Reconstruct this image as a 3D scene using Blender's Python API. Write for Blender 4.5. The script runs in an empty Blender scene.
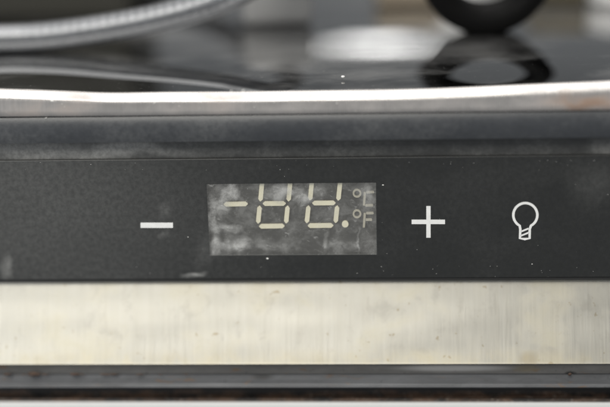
import bpy, bmesh, math, random
from mathutils import Vector, Matrix, noise as mnoise
R = math.radians
sc = bpy.context.scene
random.seed(7)

# ------------------------------------------------------------------ camera
EL, YAW, ROLL, DIST, WID = R(18), R(3.5), R(-1.52), 0.45, 0.195
cp = Vector((DIST*math.sin(YAW)*math.cos(EL), -DIST*math.cos(YAW)*math.cos(EL), DIST*math.sin(EL)))
cf = (-cp).normalized(); cr = cf.cross(Vector((0, 0, 1))).normalized(); cu = cr.cross(cf)
r2 = cr*math.cos(ROLL) + cu*math.sin(ROLL); u2 = -cr*math.sin(ROLL) + cu*math.cos(ROLL)
KPX = 610*DIST/WID
cd = bpy.data.cameras.new('camera'); cam = bpy.data.objects.new('camera', cd); sc.collection.objects.link(cam)
M = Matrix((r2, u2, -cf)).transposed().to_4x4(); M.translation = cp; cam.matrix_world = M
cd.sensor_width = 36; cd.lens = 36*DIST/WID; cd.clip_start = 0.02; cd.clip_end = 50
cd.dof.use_dof = True; cd.dof.focus_distance = DIST*1.0; cd.dof.aperture_fstop = 2.2; cd.dof.aperture_blades = 9
sc.camera = cam

# ------------------------------------------------------------------ room light and lamps
w = bpy.data.worlds.new('World'); sc.world = w; w.use_nodes = True
w.node_tree.nodes['Background'].inputs[0].default_value = (0.93, 0.97, 1.0, 1)
w.node_tree.nodes['Background'].inputs[1].default_value = 0.20
def area(name, loc, target, sx, sy, watts, col):
    l = bpy.data.lights.new(name, 'AREA'); l.shape = 'RECTANGLE'; l.size = sx; l.size_y = sy; l.energy = watts; l.color = col
    o = bpy.data.objects.new(name, l); sc.collection.objects.link(o); o.location = loc
    o.rotation_euler = (Vector(target)-Vector(loc)).to_track_quat('-Z', 'Y').to_euler(); return o
area('ceiling_lamp', (0.1, 0.35, 1.6), (0.1, .3501, 0), 1.6, 2.8, 54, (1, 0.98, 0.94))
area('added_front_light', (-0.36, -1.3, 1.30), (0, 0, 0), 1.05, 0.7, 23, (1, 0.97, 0.9))  # added unseen source that brightens the sloping steel band
area('left_soft_light', (-1.0, -1.0, 0.15), (0, 0, 0), 0.5, 0.8, 7, (0.95, 0.98, 1))  # unseen soft source at left, set to give the panel a sheen
area('far_lamp', (0.012, 2.2, 0.585), (0, 0, 0), 0.12, 0.042, 0.115, (1, 0.99, 0.97))
vs = sc.view_settings; vs.view_transform = 'Standard'; vs.look = 'None'; vs.exposure = 0; vs.gamma = 1; vs.use_curve_mapping = False

# ------------------------------------------------------------------ pixel to place
def ray(px, py): return (cf + ((px-305)*r2 - (py-203.5)*u2)/KPX)
def onY(px, py, y):
    d = ray(px, py); return cp + d*((y-cp.y)/d.y)
def onZ(px, py, z):
    d = ray(px, py); return cp + d*((z-cp.z)/d.z)
def zat(py, y): return onY(305, py, y).z
def scale_at(P): return (P-cp).dot(cf)/KPX       # metres per photo pixel

# ------------------------------------------------------------------ materials
class NT:
    def __init__(s, name):
        s.m = bpy.data.materials.new(name); s.m.use_nodes = True; s.t = s.m.node_tree; s.n = s.t.nodes
        s.b = s.n['Principled BSDF']; s.out = s.n['Material Output']
        s.tc = s.n.new('ShaderNodeTexCoord'); s.P = s.tc.outputs['Object']
    def put(s, sock, v):
        if isinstance(v, bpy.types.NodeSocket): s.t.links.new(v, sock)
        elif v is not None:
            if isinstance(v, tuple) and len(v) == 3 and sock.type == 'RGBA': v = v + (1,)
            sock.default_value = v
    def set(s, **k):
        for a, v in k.items(): s.put(s.b.inputs[a.replace('_', ' ')], v)
    def math(s, op, a, b=None, clamp=False):
        n = s.n.new('ShaderNodeMath'); n.operation = op; n.use_clamp = clamp
        s.put(n.inputs[0], a)
        if b is not None: s.put(n.inputs[1], b)
        return n.outputs[0]
    def noise(s, scale=(1, 1, 1), detail=4, rough=.6, vec=None, off=(0, 0, 0), dist=0):
        mp = s.n.new('ShaderNodeMapping'); mp.inputs['Scale'].default_value = scale; mp.inputs['Location'].default_value = off
        s.t.links.new(vec or s.P, mp.inputs['Vector'])
        n = s.n.new('ShaderNodeTexNoise'); n.inputs['Scale'].default_value = 1; n.inputs['Detail'].default_value = detail
        n.inputs['Roughness'].default_value = rough; n.inputs['Distortion'].default_value = dist
        s.t.links.new(mp.outputs[0], n.inputs['Vector']); return n.outputs[0]
    def ramp(s, f, a, b, lo=0., hi=1.):
        n = s.n.new('ShaderNodeMapRange'); n.interpolation_type = 'SMOOTHSTEP'
        for i, v in ((0, f), (1, a), (2, b), (3, lo), (4, hi)): s.put(n.inputs[i], v)
        return n.outputs[0]
    def mix(s, f, a, b):
        n = s.n.new('ShaderNodeMix'); n.data_type = 'RGBA'
        s.put(n.inputs[0], f); s.put(n.inputs[6], a); s.put(n.inputs[7], b); return n.outputs[2]
    def warp(s, scale, amp):
        mp = s.n.new('ShaderNodeTexNoise'); mp.inputs['Scale'].default_value = scale; mp.inputs['Detail'].default_value = 3
        s.t.links.new(s.P, mp.inputs['Vector'])
        a = s.n.new('ShaderNodeVectorMath'); a.operation = 'SUBTRACT'; s.t.links.new(mp.outputs['Color'], a.inputs[0]); a.inputs[1].default_value = (.5, .5, .5)
        b = s.n.new('ShaderNodeVectorMath'); b.operation = 'SCALE'; s.t.links.new(a.outputs[0], b.inputs[0]); b.inputs['Scale'].default_value = amp
        c = s.n.new('ShaderNodeVectorMath'); c.operation = 'ADD'; s.t.links.new(s.P, c.inputs[0]); s.t.links.new(b.outputs[0], c.inputs[1])
        return c.outputs[0]
    def blob(s, P, rx, rz, soft=.5, rot=0, vec=None):   # stain or painted sheen mask round a point, 1 inside
        a = s.n.new('ShaderNodeVectorMath'); a.operation = 'SUBTRACT'; s.t.links.new(vec or s.P, a.inputs[0]); a.inputs[1].default_value = P
        mp = s.n.new('ShaderNodeMapping'); mp.vector_type = 'TEXTURE'; mp.inputs['Rotation'].default_value = (0, rot, 0); mp.inputs['Scale'].default_value = (rx, 1, rz)
        s.t.links.new(a.outputs[0], mp.inputs['Vector'])
        c = s.n.new('ShaderNodeVectorMath'); c.operation = 'MULTIPLY'; s.t.links.new(mp.outputs[0], c.inputs[0]); c.inputs[1].default_value = (1, 0, 1)
        l = s.n.new('ShaderNodeVectorMath'); l.operation = 'LENGTH'; s.t.links.new(c.outputs[0], l.inputs[0])
        return s.ramp(l.outputs['Value'], 1-soft, 1+soft*.3, 1., 0.)
    def bump(s, h, dist, strength=1.):
        n = s.n.new('ShaderNodeBump'); n.inputs['Distance'].default_value = dist; n.inputs['Strength'].default_value = strength
        s.t.links.new(h, n.inputs['Height']); s.t.links.new(n.outputs[0], s.b.inputs['Normal'])

def plain(name, col, rough=.5, metal=0., mott=.12, scale=300, bump=0.):
    t = NT(name); n = t.noise((scale,)*3)
    c = t.mix(n, tuple(v*(1-mott) for v in col), tuple(min(1, v*(1+mott)) for v in col))
    t.set(Base_Color=c, Roughness=t.ramp(n, .3, .7, rough*.88, min(1, rough*1.12)), Metallic=metal)
    if bump: t.bump(n, bump)
    return t.m

def m_top():        # mirror-polished steel top, wiped and greasy
    t = NT('polished_steel'); v = t.warp(25, .02)
    a = t.noise((16, 34, 18), 5, .6, v); g = t.noise((900, 900, 900), 3); st = t.noise((14, 260, 260), 4, .6)
    r = t.math('ADD', t.ramp(a, .4, .72, .02, .07), t.ramp(st, .45, .8, 0., .025))
    dust = t.math('MULTIPLY', t.ramp(g, .66, .76), .22)
    film = t.math('MULTIPLY', t.ramp(a, .42, .70), .22)
    t.set(Base_Color=t.mix(t.math('ADD', dust, film, True), (.34, .34, .34), (.25, .24, .23)), Metallic=t.math('SUBTRACT', 1, t.math('ADD', dust, film, True)), Roughness=r)
    t.bump(t.noise((9, 13, 9), 2, .5, None, (4, 2, 0)), .0008, .22)
    return t.m

def m_lip():        # same steel, stained on the folded edge
    t = NT('stained_steel_edge'); v = t.warp(90, .008)
    br = t.noise((700, 40, 25), 4, .65); a = t.noise((60, 60, 120), 5, .6, v); fine = t.noise((1500, 1500, 1500), 3)
    rust = t.math('MULTIPLY', t.blob(onY(585, 103, -.0025), .014, .0032, .8, 0, v), t.ramp(a, .3, .6))
    rust2 = t.math('MULTIPLY', t.blob(onY(30, 108, -.0025), .03, .004, .9, 0, v), t.ramp(a, .42, .66, 0, .3))
    rust3 = t.math('MULTIPLY', t.blob(onY(205, 106, -.0025), .014, .003, .9, 0, v), t.ramp(a, .4, .66, 0, .22))
    k = t.math('ADD', t.math('ADD', rust, rust2), rust3, True)
    film = t.ramp(a, .38, .7, .3, .7)
    base = t.mix(film, (.47, .455, .445), (.36, .335, .325))
    base = t.mix(t.math('MULTIPLY', k, .75), base, (.24, .14, .085))
    spk = t.ramp(fine, .69, .73)
    base = t.mix(t.math('MULTIPLY', spk, .5), base, (.7, .68, .64))
    met = t.math('SUBTRACT', .85, t.math('ADD', t.math('MULTIPLY', film, .9), t.math('MULTIPLY', k, .5)), True)
    t.set(Base_Color=base, Metallic=met, Roughness=t.ramp(br, .3, .7, .21, .31))
    t.bump(br, .00004, .5)
    return t.m

def m_black(name, col, dust, rough=.42, blobs=(), grain=.00002):   # black plastic with dust and wiped smears; blobs also paint a panel sheen
    t = NT(name); v = t.warp(60, .012)
    f = t.noise((2200, 2200, 2200), 3, .7); md = t.noise((620, 620, 620), 4, .7); sm = t.noise((30, 30, 55), 5, .6, v)
    d = t.math('MULTIPLY', t.ramp(sm, .38, .7), t.ramp(md, .3, .7, .35, 1.))
    k = t.math('MULTIPLY', d, dust)
    for P, rx, rz, amt, rot in blobs:
        k = t.math('ADD', k, t.math('MULTIPLY', t.math('MULTIPLY', t.blob(P, rx, rz, .9, rot, v), t.ramp(md, .3, .7, .55, 1.)), amt))
    k = t.math('MINIMUM', k, .9)
    spk = t.math('MULTIPLY', t.ramp(f, .70, .74), .35)
    c = t.mix(md, tuple(x*.8 for x in col), tuple(x*1.25 for x in col))
    c = t.mix(k, c, (.34, .34, .33)); c = t.mix(spk, c, (.4, .4, .38))
    t.set(Base_Color=c, Roughness=t.math('ADD', t.ramp(md, .3, .7, rough-.02, rough+.03), t.math('MULTIPLY', k, .5), True))
    t.bump(f, grain, .8)
    return t.m

def m_brushed():    # sloping steel band: vertical brush lines, fingermarks, grease
    t = NT('brushed_steel'); v = t.warp(70, .01)
    br = t.noise((2600, 60, 60), 3, .6); wide = t.noise((330, 6, 6), 4, .6, None, (3, 0, 0)); cl = t.noise((45, 30, 60), 5, .6, v); sp = t.noise((330, 330, 330), 3, .6)
    edge = t.blob((0, 0, zat(361, -.008)), 5, .0035, .9)
    mk = t.noise((160, 100, 130), 4, .65, v, (1.7, 0, 4))
    c = t.mix(t.ramp(wide, .1, .9), (.50, .482, .425), (.545, .53, .48))
    c = t.mix(t.ramp(cl, .45, .72, 0, .55), c, (.44, .405, .30))
    c = t.mix(t.ramp(mk, .52, .70, 0, .4), c, (.38, .36, .32))
    c = t.mix(t.ramp(sp, .66, .72, 0, .55), c, (.30, .23, .13))
    scr = t.noise((5200, 40, 22), 2, .5, None, (1, 0, 7)); c = t.mix(t.ramp(scr, .62, .72, 0, .45), c, (.36, .345, .31))
    hz = t.noise((20, 20, 420), 3, .6, v, (9, 0, 3)); c = t.mix(t.ramp(hz, .66, .74, 0, .35), c, (.40, .36, .27))
    c = t.mix(t.math('MULTIPLY', edge, t.ramp(mk, .35, .6, .05, .3)), c, (.58, .51, .34))
    c = t.mix(t.math('MULTIPLY', t.blob(onY(527, 362, -.008), .004, .003, .8, 0, v), .4), c, (.36, .28, .14))
    t.set(Base_Color=c, Metallic=t.ramp(cl, .4, .75, .95, .8), Roughness=t.math('ADD', t.ramp(br, .3, .7, .33, .38), t.ramp(cl, .45, .7, 0, .1)))
    t.bump(t.math('ADD', t.noise((10, 10, 34), 2, .5), t.math('MULTIPLY', br, .004)), .0016, .28)
    return t.m

def m_strip(name, col, metal, rough, extra=()):   # lower grey rails with dirt
    t = NT(name); v = t.warp(80, .008)
    a = t.noise((40, 200, 300), 5, .6, v); f = t.noise((900, 900, 900), 3, .7); l = t.noise((12, 900, 900), 3, .6)
    c = t.mix(a, tuple(x*.5 for x in col), tuple(x*1.4 for x in col))
    c = t.mix(t.ramp(f, .62, .72, 0, .6), c, tuple(x*.35 for x in col))
    c = t.mix(t.ramp(t.noise((90, 300, 500), 4, .6, v, (5, 1, 2)), .6, .7, 0, .6), c, (.12, .075, .045))
    for P, rx, rz, colr, amt in extra:
        c = t.mix(t.math('MULTIPLY', t.blob(P, rx, rz, .7, 0), amt), c, colr)
    t.set(Base_Color=c, Metallic=metal, Roughness=t.ramp(l, .3, .7, rough*.8, rough*1.25))
    t.bump(f, .00005, .6)
    return t.m

def m_gasket():
    t = NT('rusty_gasket'); v = t.warp(120, .005)
    a = t.noise((120, 200, 300), 5, .65, v); f = t.noise((1200, 1200, 1200), 3, .7)
    low = t.blob((0, 0, zat(400, -.004)), 9, .0013, .7, 0, v)
    c = t.mix(t.math('MULTIPLY', low, t.ramp(a, .38, .6)), (.018, .017, .017), (.11, .065, .042))
    c = t.mix(t.math('MULTIPLY', low, t.ramp(f, .58, .68)), c, (.38, .33, .28))
    t.set(Base_Color=c, Roughness=.65); t.bump(f, .0001, .8)
    return t.m

def m_pane():       # scratched, clouded window over the digits
    t = NT('clouded_window'); v = t.warp(140, .006)
    cl = t.noise((150, 150, 190), 7, .72, v, (.3, 0, .9), .15); fine = t.noise((420, 420, 900), 4, .6, v, (2, 0, 1)); spk = t.noise((1500, 1500, 1500), 2)
    Y = .0006
    k = t.ramp(cl, .40, .7, .02, .10)
    for px, py, rx, ry, amt, rot in ((232, 192, 11, 7, .95, .3), (222, 203, 9, 12, .5, 0), (236, 243, 16, 9, .9, -.2), (216, 246, 7, 10, .7, 0), (278, 192, 14, 8, .6, 0),
                                     (300, 196, 12, 9, .75, .3), (320, 190, 8, 6, .45, 0), (272, 245, 24, 7, .18, 0), (356.5, 240, 1.6, 14, .5, .04),
                                     (325, 241, 3, 12, .45, .1), (367, 196, 9, 12, .3, 0), (345, 243, 26, 8, .2, 0), (228, 228, 14, 6, .4, 0), (213, 220, 5, 34, .45, 0)):
        s = .00032
        m = t.math('MULTIPLY', t.blob(onY(px, py, Y), rx*s, ry*s, .8, rot, v), t.ramp(cl, .38, .62, .3, 1.))
        k = t.math('ADD', k, t.math('MULTIPLY', m, amt*.5))
    k = t.math('ADD', k, t.ramp(fine, .6, .75, 0, .14)); k = t.math('ADD', k, t.ramp(spk, .7, .74, 0, .15))
    k = t.math('MINIMUM', k, .55)
    tr = t.n.new('ShaderNodeBsdfTransparent'); tr.inputs[0].default_value = (.93, .93, .92, 1)
    t.set(Base_Color=(.72, .72, .71), Roughness=.38, IOR=1.45)
    mx = t.n.new('ShaderNodeMixShader'); t.t.links.new(t.math('ADD', k, .03), mx.inputs[0]); t.t.links.new(tr.outputs[0], mx.inputs[1]); t.t.links.new(t.b.outputs[0], mx.inputs[2])
    t.t.links.new(mx.outputs[0], t.out.inputs[0])
    return t.m

def dull(*a):
    m = plain(*a); m.node_tree.nodes['Principled BSDF'].inputs['Specular IOR Level'].default_value = .1; return m
MAT = dict(
    top=m_top(), lip=m_lip(), brushed=m_brushed(), gasket=m_gasket(), pane=m_pane(),
    trim=m_black('satin_black_trim', (.036, .039, .044), .12, .30),
    fascia=m_black('dusty_black_strip', (.045, .046, .046), .25, .42,
                   [(onY(50, 150, .003), .055, .005, .42, 0), (onY(130, 151, .003), .02, .0025, .35, 0), (onY(600, 141, .003), .006, .003, .3, 0)]),
    panel=m_black('black_panel_plastic', (.020, .021, .021), .032, .40,
                  [(onY(20, 205, 0), .080, .050, .15, 0), (onY(8, 266, 0), .0025, .006, .35, .2), (onY(198, 273, 0), .005, .0011, .7, 0),  # first blob: dusty film that also paints in the lamp sheen at left
                   (onY(205, 250, 0), .004, .008, .08, 0), (onY(595, 180, 0), .010, .009, .09, 0), (onY(166, 212, 0), .003, .003, .12, .5), (onY(165, 233, 0), .002, .0014, .15, 0)]),
    rail=m_strip('grey_rail', (.11, .107, .104), .25, .45, [(onY(452, 368, -.007), .021, .0013, (.42, .42, .42), .5), (onY(527, 368, -.007), .005, .002, (.13, .11, .07), .55), (onY(570, 373, -.007), .002, .0007, (.01, .01, .01), .9)]),
    rail2=m_strip('grey_blue_rail', (.085, .087, .092), .3, .42, [(onY(262, 378, -.008), .004, .0012, (.03, .03, .03), .8), (onY(30, 374, -.008), .012, .0005, (.1, .05, .03), .7)]),
    door=plain('white_enamel', (.82, .82, .81), .3, 0, .03, 60),
    dark=plain('dark_core', (.02, .02, .02), .7),
    print=plain('white_print', (.78, .78, .77), .5, 0, .14, 700),
    seg=plain('cream_segment', (.95, .89, .70), .45, 0, .07, 900),
    segdim=plain('dim_segment', (.50, .47, .39), .5, 0, .1, 900),
    back=plain('display_backing', (.045, .044, .043), .5, 0, .25, 700),
    gap=plain('segment_outline', (.035, .028, .02), .6),
    rubber=dull('black_rubber', (.0022, .0022, .0022), .7, 0, .2, 400, .0001),
    hose=plain('grey_hose_sheath', (.17, .175, .185), .30, .55, .1, 500, .00005),
    darkbox=plain('dark_olive', (.022, .021, .015), .6, 0, .3, 20),
    pale=plain('pale_grey', (.24, .24, .24), .4, 0, .1, 20),
    beige=plain('beige', (.24, .20, .15), .6, 0, .3, 30),
    brown=plain('olive_brown', (.09, .075, .045), .6, 0, .3, 30),
    white=plain('white_plastic', (.80, .80, .80), .35, 0, .03, 30),
    crumb=plain('brown_crumb', (.05, .03, .02), .8, 0, .4, 800),
    flake=plain('white_flake', (.8, .79, .76), .7, 0, .1, 800),
)

# ------------------------------------------------------------------ mesh helpers
def link(name, me, mat, parent=None, smooth=35):
    me.materials.append(mat)
    if smooth: me.shade_smooth(); me.set_sharp_from_angle(angle=R(smooth))
    o = bpy.data.objects.new(name, me); sc.collection.objects.link(o)
    if parent: o.parent = parent
    return o
def bev(o, wd, seg=2):
    b = o.modifiers.new('bevel', 'BEVEL'); b.width = wd; b.segments = seg; b.limit_method = 'ANGLE'; b.angle_limit = R(40); return o
LX = .24
def extrude(name, prof, mat, parent, x0=-LX, x1=LX, n=1, warp=None, smooth=35, closed=True):
    vs, fs = [], []; k = len(prof)
    for i in range(n+1):
        x = x0+(x1-x0)*i/n
        for (y, z) in prof:
            p = Vector((x, y, z)); vs.append(warp(p) if warp else p)
    for i in range(n):
        for j in range(k if closed else k-1):
            a, b = i*k+j, i*k+(j+1) % k; fs.append((a, b, b+k, a+k))
    if closed: fs.append(tuple(range(k))[::-1]); fs.append(tuple(range(n*k, n*k+k)))
    me = bpy.data.meshes.new(name); me.from_pydata(vs, [], fs)
    bm = bmesh.new(); bm.from_mesh(me); bmesh.ops.recalc_face_normals(bm, faces=bm.faces); bm.to_mesh(me); bm.free()
    return link(name, me, mat, parent, smooth)
def plate(name, pts, yf, th, mat, parent, holes=None, bevel=0):   # outline in the panel plane (x,z), front at yf, th thick into depth
    bm = bmesh.new(); f = bm.faces.new([bm.verts.new((x, yf, z)) for x, z in pts])
    r = bmesh.ops.extrude_face_region(bm, geom=[f])
    bmesh.ops.translate(bm, vec=(0, th, 0), verts=[v for v in r['geom'] if isinstance(v, bmesh.types.BMVert)])
    bmesh.ops.recalc_face_normals(bm, faces=bm.faces)
    me = bpy.data.meshes.new(name); bm.to_mesh(me); bm.free()
    o = link(name, me, mat, parent)
    if bevel: bev(o, bevel)
    return o
def stroke(name, pts, half, yf, th, mat, parent, closed=False):   # a bent bar of even width in the panel plane
    n = len(pts); L, Rr = [], []
    for i, p in enumerate(pts):
        a = pts[(i-1) % n] if (i or closed) else p; b = pts[(i+1) % n] if (i < n-1 or closed) else p
        d = Vector((b[0]-a[0], b[1]-a[1])).normalized(); nn = Vector((-d.y, d.x))*half
        L.append((p[0]+nn.x, p[1]+nn.y)); Rr.append((p[0]-nn.x, p[1]-nn.y))
    vs, fs = [], []
    for y in (yf, yf+th):
        vs += [(x, y, z) for x, z in L] + [(x, y, z) for x, z in Rr]
    m = 2*n
    for i in range(n if closed else n-1):
        j = (i+1) % n
        fs += [(i, j, n+j, n+i), (m+i, m+n+i, m+n+j, m+j), (i, m+i, m+j, j), (n+i, n+j, m+n+j, m+n+i)]
    if not closed: fs += [(0, n, m+n, m), (n-1, m+n-1, m+2*n-1, 2*n-1)]
    me = bpy.data.meshes.new(name); me.from_pydata(vs, [], fs)
    bm = bmesh.new(); bm.from_mesh(me); bmesh.ops.recalc_face_normals(bm, faces=bm.faces); bm.to_mesh(me); bm.free()
    return link(name, me, mat, parent, 30)
def P2(px, py, y):
    p = onY(px, py, y); return (p.x, p.z)
def spline(ctrl, n):
    out = []; c = [ctrl[0]*2-ctrl[1]] + ctrl + [ctrl[-1]*2-ctrl[-2]]
    for i in range(1, len(c)-2):
        for k in range(n):
            t = k/n; a, b, d, e = c[i-1], c[i], c[i+1], c[i+2]
            out.append(.5*((2*b)+(d-a)*t+(2*a-5*b+4*d-e)*t*t+(3*b-a-3*d+e)*t*t*t))
    out.append(ctrl[-1]); return out
def sweep(name, path, rad, mat, parent=None, sides=20):
    vs, fs = [], []; up = Vector((0, 1, .2)).normalized(); n = len(path)
    s = 0
    for i, p in enumerate(path):
        t = (path[min(i+1, n-1)]-path[max(i-1, 0)]).normalized()
        if i: s += (p-path[i-1]).length
        up = (up-t*up.dot(t)).normalized(); sd = t.cross(up)
        for k in range(sides):
            a = 2*math.pi*k/sides; r = rad(s, a); vs.append(p+(up*math.cos(a)+sd*math.sin(a))*r)
    for i in range(n-1):
        for k in range(sides):
            a, b = i*sides+k, i*sides+(k+1) % sides; fs.append((a, b, b+sides, a+sides))
    fs.append(tuple(range(sides))[::-1]); fs.append(tuple(range((n-1)*sides, n*sides)))
    me = bpy.data.meshes.new(name); me.from_pydata(vs, [], fs)
    bm = bmesh.new(); bm.from_mesh(me); bmesh.ops.recalc_face_normals(bm, faces=bm.faces); bm.to_mesh(me); bm.free()
    return link(name, me, mat, parent, 60)
def tag(o, label, cat, group=None, kind=None):
    if kind: o['kind'] = kind
    o['label'] = label; o['category'] = cat
    if group: o['group'] = group
    return o

# ------------------------------------------------------------------ the counter
YL = -.0016                                   # front of the folded lip
RO = .0037                                   # radius of the rolled edge
ZT = zat(82.5, 0) + .0008                    # level of the flat top
counter = bpy.data.objects.new('refrigerated_counter', None); sc.collection.objects.link(counter)
counter.location = (0, 0, -.30)
tag(counter, 'steel topped refrigerated counter front with black control panel and clouded digital display', 'counter')
ROOT = counter
def own(o): o.matrix_parent_inverse = Matrix.Translation((0, 0, .30)); return o
_link = link
def link(name, me, mat, parent=None, smooth=35):
    o = _link(name, me, mat, parent, smooth)
    if parent is ROOT: own(o)
    return o
def dent(p):                                 # the top sags a little between the ends
    u = p.x/.1; sag = .0024*max(0, 1-u*u) if abs(u) < 1 else 0
    back = max(0, 1-max(0, p.y)/.09)**2
    top = min(1, max(0, (p.z-(ZT-.011))/.008))
    wob = .00010*math.sin(p.x*95+1.3)*back*top - .0006*math.exp(-((p.x+.062)/.016)**2)*back*top
    return Vector((p.x, p.y - .0005*math.exp(-((p.x+.062)/.018)**2)*top*back, p.z - sag*back*top + wob))
prof = []
NY = 70
for i in range(NY+1):                        # flat top from the back, drooping slightly towards the roll
    y = .62*(1-i/NY)**2 + (YL+RO); d = max(0, (.040-(y-(YL+RO)))/.040)
    prof.append((y, ZT-.0016*d**3))
zc = prof[-1][1]-RO
a0 = math.radians(6.5)
for i in range(1, 25):
    a = math.pi/2*i/24; prof.append((YL+RO-RO*math.sin(a), zc+RO*math.cos(a)))
zl = zat(114, YL)
sheet_prof = prof[:NY+1]
roll_prof = prof[NY:]
extrude('steel_top', sheet_prof, MAT['top'], ROOT, n=160, warp=dent, smooth=80, closed=False)
lipprof = roll_prof + [(YL-.0004*u, prof[-1][1]+(zl+.0006-prof[-1][1])*u) for u in (.3, .6, 1)] + [(YL+.0003, zl), (YL+.003, zl)]
extrude('folded_edge', lipprof, MAT['lip'], ROOT, n=160, warp=dent, smooth=80, closed=False)

z1, z2 = zl-.0003, zat(140, -.0021)         # rounded black trim under the edge
tp = [(.02, z1)]
t0_, t1_ = R(27), R(-6); rt = (z1-z2)/(math.sin(t0_)-math.sin(t1_))
for i in range(17):
    th = t0_+(t1_-t0_)*i/16; tp.append((YL+.0003-rt*(math.cos(th)-math.cos(t0_)), z1-rt*(math.sin(t0_)-math.sin(th))))
tp += [(.0, z2-.0004), (.02, z2-.0004)]
extrude('rounded_trim', tp, MAT['trim'], ROOT, smooth=50)
zf0, zf1 = z2-.0004, zat(158, 0)-.003
bev(extrude('recessed_strip', [(.0018, zf0+.003), (.0018, zf1), (.022, zf1), (.022, zf0+.003)], MAT['fascia'], ROOT), .0003)

# control panel with the display opening
W0, W1, V0, V1 = 208.5, 376, 183.5, 254.5
pz0, pz1 = zat(158, 0), zat(278.5, 0)
hx0, hx1 = onY(W0, 218, 0).x, onY(W1, 218, 0).x; hz0, hz1 = zat(V0, 0), zat(V1, 0)
def frame_panel():
    bm = bmesh.new(); xs = [-LX, hx0, hx1, LX]; zs = [pz0, hz0, hz1, pz1]
    g = [[bm.verts.new((x, 0, z)) for z in zs] for x in xs]; fs = []
    for i in range(3):
        for j in range(3):
            if (i, j) != (1, 1): fs.append(bm.faces.new((g[i][j], g[i+1][j], g[i+1][j+1], g[i][j+1])))
    r = bmesh.ops.extrude_face_region(bm, geom=fs)
    bmesh.ops.translate(bm, vec=(0, .0016, 0), verts=[v for v in r['geom'] if isinstance(v, bmesh.types.BMVert)])
    bmesh.ops.recalc_face_normals(bm, faces=bm.faces)
    me = bpy.data.meshes.new('control_panel'); bm.to_mesh(me); bm.free()
    return bev(link('control_panel', me, MAT['panel'], ROOT), .00022, 3)
panel = frame_panel()

# display behind the opening
YB, YS, YP = .0026, .0011, -.00008
disp = plate('display', [(hx0-.002, hz0+.006), (hx1+.002, hz0+.006), (hx1+.002, hz1-.002), (hx0-.002, hz1-.002)], .0017, .006, MAT['back'], ROOT)
pane = plate('display_window', [(hx0-.0001, hz0+.0001), (hx1+.0001, hz0+.0001), (hx1+.0001, hz1-.0001), (hx0-.0001, hz1-.0001)], YP, .00006, MAT['pane'], disp)
pane['label'] = 'clouded scratched display window'
def segment(p, q, wpx=4.5, mat='seg', tip=2.4, name='segment'):
    a, b = Vector(p), Vector(q); d = (b-a).normalized(); n = Vector((-d.y, d.x))*wpx/2
    def poly(g, e):
        nn = n.normalized()*(wpx/2+g); a2 = a-d*e; b2 = b+d*e
        return [P2(*(v), YS) for v in (a2+d*tip*.12+nn*.2, a2+d*tip+nn, b2-d*tip+nn, b2-d*tip*.12+nn*.2, b2-d*tip*.12-nn*.2, b2-d*tip-nn, a2+d*tip-nn, a2+d*tip*.12-nn*.2)]
    o = plate(name, poly(0, 0), YS, .0009, MAT[mat], disp)
    if mat == 'seg': plate('segment_outline', poly(1.0, 1.0), YS+.0003, .0006, MAT['gap'], disp)
    return o
segs = [((223.5, 204.4), (248, 203.9)),
        ((263.2, 170), (260.3, 201.6)), ((291.4, 170), (288.4, 201.6)), ((262.6, 203.7), (286, 203.5)), ((259.7, 205.6), (258, 223.8)), ((287.7, 205.6), (286, 223.6)), ((258.8, 226.4), (284.8, 226)),
        ((313, 170), (310, 200.6)), ((341.4, 170), (338.2, 200.8)), ((312, 203.2), (335.8, 203)), ((308.6, 205.4), (306.7, 223.4)), ((337.3, 205.4), (335.5, 223.2)), ((307.6, 225.8), (333.6, 225.5))]
for s in segs: segment(*s)
def disc(cx, cy, r, name, mat, y=YS, ring=None):
    pts = [P2(cx+r*math.cos(2*math.pi*i/28), cy+r*math.sin(2*math.pi*i/28), y) for i in range(28)]
    if ring: return stroke(name, pts, ring*.00016, y, .0009, MAT[mat], disp, True)
    return plate(name, pts, y, .0009, MAT[mat], disp)
disc(345.2, 224.2, 3.3, 'decimal_point', 'seg')
for cy in (193.4, 214): disc(357, cy, 3.5, 'degree_ring', 'segdim', ring=1.7)
for a, b in (((366.2, 192.4), (374.2, 192.2)), ((364.9, 192.2), (364, 205.8)), ((365.2, 205.6), (373.2, 205.4)),
             ((366.0, 213.4), (373.8, 213.2)), ((364.8, 213.2), (363.8, 227.8)), ((365.6, 220), (372.2, 219.8))):
    segment(a, b, 2.2, 'segdim', .5, 'unit_segment')

# printed marks
PT = .00012
def rect(name, x0, y0, x1, y1): return plate(name, [P2(x0, y0, 0), P2(x1, y0, 0), P2(x1, y1, 0), P2(x0, y1, 0)], -PT, PT*.9, MAT['print'], ROOT)
rect('minus_symbol', 140.6, 222.6, 173, 227.8)
plus = plate('plus_symbol', [P2(x, y, 0) for x, y in ((426.3, 206), (430.6, 206), (430.6, 219.6), (445, 219.6), (445, 224), (430.6, 224), (430.6, 237.6), (426.3, 237.6), (426.3, 224), (411.6, 224), (411.6, 219.6), (426.3, 219.6))], -PT, PT*.9, MAT['print'], ROOT)
bulb = []
bc = (525.3, 215); br = 12.0
bulb.append((519.9, 238.2)); bulb.append((520.3, 229))
for i in range(41):
    a = math.radians(118 + (422-118)*i/40); bulb.append((bc[0]+br*math.cos(a), bc[1]+br*math.sin(a)))
bulb += [(529.7, 229), (529.6, 238.2), (524.8, 239)]
bo = stroke('bulb_symbol', [P2(x, y, 0) for x, y in bulb], .00040, -PT, PT*.9, MAT['print'], ROOT, closed=True)
for (a, b) in (((521.3, 231.4), (528.6, 228.4)), ((521.1, 235.6), (528.6, 232.6))):
    o = stroke('thread_line', [P2(*a, 0), P2(*b, 0)], .00026, -PT, PT*.9, MAT['print'], bo)
    o.matrix_parent_inverse = Matrix.Identity(4)

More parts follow.
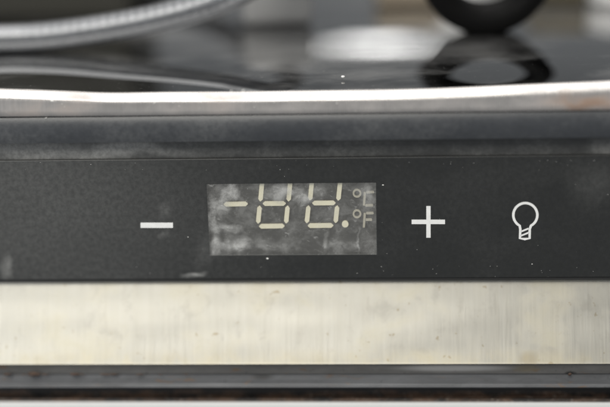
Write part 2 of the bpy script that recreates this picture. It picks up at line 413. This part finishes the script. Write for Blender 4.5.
bev(extrude('panel_shadow_strip', [(.0004, pz1-.0001), (.0004, pz1-.0011), (.003, pz1-.0011), (.003, pz1-.0001)], MAT['dark'], ROOT), .0002)  # dark strip put in for the shadow line under the panel
# sloping brushed band, rails, gasket, door
ys0, ys1 = .0028, -.008
bz0, bz1 = pz1-.0012, zat(364, ys1)
extrude('brushed_band', [(ys0, bz0), (ys1+.0003, bz1+.0006), (ys1, bz1), (ys1+.0015, bz1-.0003), (.01, bz1), (.01, bz0)], MAT['brushed'], ROOT, smooth=30)
ra0, ra1 = bz1-.0004, zat(374.3, -.007)
bev(extrude('upper_rail', [(-.007, ra0), (-.007, ra1), (.01, ra1), (.01, ra0)], MAT['rail'], ROOT), .0003)
rb0, rb1 = zat(375.2, -.008), zat(387.2, -.008)
bev(extrude('lower_rail', [(-.0064, rb0), (-.0078, rb1+.0009), (-.0086, rb1+.0005), (-.0086, rb1), (.01, rb1), (.01, rb0)], MAT['rail2'], ROOT), .0002, 2)
zg0, zg1 = zat(388, 0), zat(401.8, -.0045)
gp = [(.006, zg0+.004), (0, zg0+.003), (0, zat(394, -.0005)), (-.002, zat(397, -.002)), (-.004, zat(399, -.004)), (-.0045, zg1), (.006, zg1)]
extrude('door_gasket', gp, MAT['gasket'], ROOT, n=1, smooth=50)
dz = zg1-.0001
bev(extrude('door', [(-.0046, dz), (-.0046, -.30), (.012, -.30), (.012, dz)], MAT['door'], ROOT), .0008, 3)
bev(extrude('cabinet_body', [(.0225, zl-.001), (.0225, -.30), (.60, -.30), (.60, zl-.001)], MAT['dark'], ROOT), .001)

# ------------------------------------------------------------------ things standing on the top, out of focus behind the edge
def topz(x, y): return dent(Vector((x, y, ZT))).z
# grey hose
hc = onZ(0, 52, ZT); yh = hc.y; HR = 14.2*scale_at(hc)
def hp(px, py, dy=0): return onY(px, py, yh+dy)
z0 = ZT+HR*1.0
ctrl = [Vector((onY(-260, 40, yh).x, yh+.03, z0)), Vector((onY(-130, 40, yh).x, yh+.008, z0)), Vector((onY(-40, 40, yh).x, yh, z0)), Vector((onY(30, 40, yh).x, yh, z0)), hp(85, 31.5), hp(150, 20), hp(215, 2), hp(262, -22)]
e = ctrl[-1]; ctrl += [e+Vector((.006, .015, .005)), e+Vector((.002, .045, .0)), Vector((e.x-.03, e.y+.085, z0+.002)), Vector((e.x-.07, e.y+.10, z0)), Vector((e.x-.13, e.y+.11, z0))]
path = spline(ctrl, 60)
hose = sweep('grey_hose', path, lambda s, a: HR*(1+.004*math.sin((s/.0034)*2*math.pi+a)), MAT['hose'], None, 28)
tag(hose, 'shiny ribbed grey hose curving across the steel top behind the edge', 'hose')
# black cable loop
c0 = onZ(486, 34, ZT); s0 = scale_at(c0); TR = 14.5*s0; RR = 67*s0-TR
cen = Vector((c0.x, c0.y, ZT+TR+RR))
pts = []
for i in range(150):
    a = -math.pi/2 - 2.2 + i/149*(2*math.pi+3.4)
    k = i/149
    pts.append(cen + Vector((math.cos(a)*RR*(1+.04*k), (k-.32)*TR*3.2, math.sin(a)*RR*(1+.0*k))))
loop = sweep('black_cable', pts, lambda s, a: TR, MAT['rubber'], None, 22)
tag(loop, 'thick black rubber cable coiled into an upright loop on the steel top', 'cable')
# boxes and tubs at the back
def block(name, pxa, pxb, depth_py, h, dep, mat, label, cat, rad=.004, rot=0):
    a, b = onZ(pxa, depth_py, ZT), onZ(pxb, depth_py, ZT); wd = (b-a).length
    bm = bmesh.new(); bmesh.ops.create_cube(bm, size=1); bmesh.ops.scale(bm, vec=(wd, dep, h), verts=bm.verts)
    bmesh.ops.bevel(bm, geom=[e for e in bm.edges], offset=rad, segments=4, affect='EDGES', profile=.5)
    me = bpy.data.meshes.new(name); bm.to_mesh(me); bm.free()
    o = link(name, me, mat, None, 40); m = (a+b)/2
    o.location = (m.x, m.y+dep/2, ZT+h/2); o.rotation_euler.z = R(rot); return tag(o, label, cat)
block('dark_box', -260, 128, 22, .12, .06, MAT['darkbox'], 'blurred dark olive box behind the grey hose', 'box')
block('pale_grey_box', 236, 306, 27, .022, .05, MAT['pale'], 'blurred low pale grey box between the hose and the black cable', 'box', .004, 6)
block('beige_box', 376, 440, 6, .010, .03, MAT['beige'], 'blurred beige box at the back left of the black loop', 'box', .003)
block('brown_box', 530, 590, 5, .012, .05, MAT['brown'], 'blurred olive brown box at the back right of the black loop', 'box', .003)
def tub(name, px, py, rpx, h, label):
    c = onZ(px, py, ZT); r = rpx*scale_at(c); prof = [(r*.80, 0), (r*.90, .002), (r*.95, h*.2), (r, h), (r*.93, h), (r*.88, h*.2), (r*.8, .004)]
    vs, fs = [], []; n = 40; k = len(prof)
    for i in range(n):
        t = 2*math.pi*i/n
        for rr, z in prof: vs.append((rr*math.cos(t), rr*math.sin(t), z))
    for i in range(n):
        for j in range(k-1):
            a, b = i*k+j, ((i+1) % n)*k+j; fs.append((a, b, b+1, a+1))
    fs.append([i*k for i in range(n)][::-1]); fs.append([i*k+k-1 for i in range(n)])
    me = bpy.data.meshes.new(name); me.from_pydata(vs, [], fs)
    o = link(name, me, MAT['white'], None, 40); o.location = (c.x, c.y+r, ZT); return tag(o, label, 'tub')
tub('white_tub', 466, 4, 40, .014, 'blurred white tub seen through the black cable loop')
tub('white_tub', 630, 9, 40, .010, 'blurred white tub at the far right edge behind the steel top')

# ------------------------------------------------------------------ crumbs and flakes
def bits(name, spots, mat, label):
    bm = bmesh.new()
    for P, r, sq in spots:
        ret = bmesh.ops.create_icosphere(bm, subdivisions=1, radius=r)
        an = random.random()*6
        for v in ret['verts']:
            c = v.co*(1+random.uniform(-.3, .3)); c = Vector((c.x*random.uniform(1.0, 1.25)*sq, c.y*.7, c.z*.7/sq**.5))
            v.co = P + c
    me = bpy.data.meshes.new(name); bm.to_mesh(me); bm.free()
    return tag(link(name, me, mat, None, 0), label, 'crumbs', kind='stuff')
br_ = []
for px, r, sq in ((8, .0011, 1.8), (24, .0005, 2), (34, .0016, 1.5), (45, .0007, 2.4), (75, .0011, 1.9), (82, .0006, 2), (104, .0008, 2.4), (113, .0009, 2), (139, .0006, 2.5), (160, .0004, 2), (570, .0009, .9), (186, .0004, 2), (330, .0003, 3)):
    br_.append((onY(px, 374.6 - r*300, -.0083), r*.8, sq))
br_ += [(onY(160, 398.5, -.0045), .0007, 1.4)]
bits('brown_crumbs', br_, MAT['crumb'], 'brown crumbs caught in the joint between the grey rails')
fl = []
for px, py, r, sq in ((52, 101, .0006, 1.6), (46, 118, .0005, 1.2), (145, 106.5, .0007, 1.5), (154, 103, .0006, 1.8), (9, 98, .0004, 1.5), (483, 107, .0007, 1.1), (480, 105, .0004, 1.1), (126, 112, .0004, 1), (560, 90, .0005, 1.6)):
    fl.append((onY(px, py, YL), r*.6, sq))
fl += [(onY(267.2, 258.6, 0), .00036, 1), (onY(383, 185, 0), .0003, 1.2), (onY(532, 264, 0), .0002, 1), (onY(188, 237, 0), .0002, .6)]
for px, py, r in ((343, 72, .00066), (231, 84, .00036), (243, 84, .00042), (270, 87, .00024)):
    p = onZ(px, py, ZT); p.z = topz(p.x, p.y)+r*.5; fl.append((p, r*.8, 1))
for i in range(70):
    px, py = random.uniform(0, 610), random.choice((random.uniform(163, 276), random.uniform(160, 170), random.uniform(266, 277)))
    if 205 < px < 380 and 180 < py < 257: continue
    fl.append((onY(px, py, 0), random.choice((.00005, .00007, .00007, .0001)), random.uniform(.7, 1.8)))
for i in range(30):
    fl.append((onY(random.uniform(0, 610), random.uniform(99, 112), YL-.0003), random.uniform(.00006, .00015), random.uniform(.8, 2)))
bits('white_flakes', fl, MAT['flake'], 'tiny white flakes scattered on the steel edge and panel')
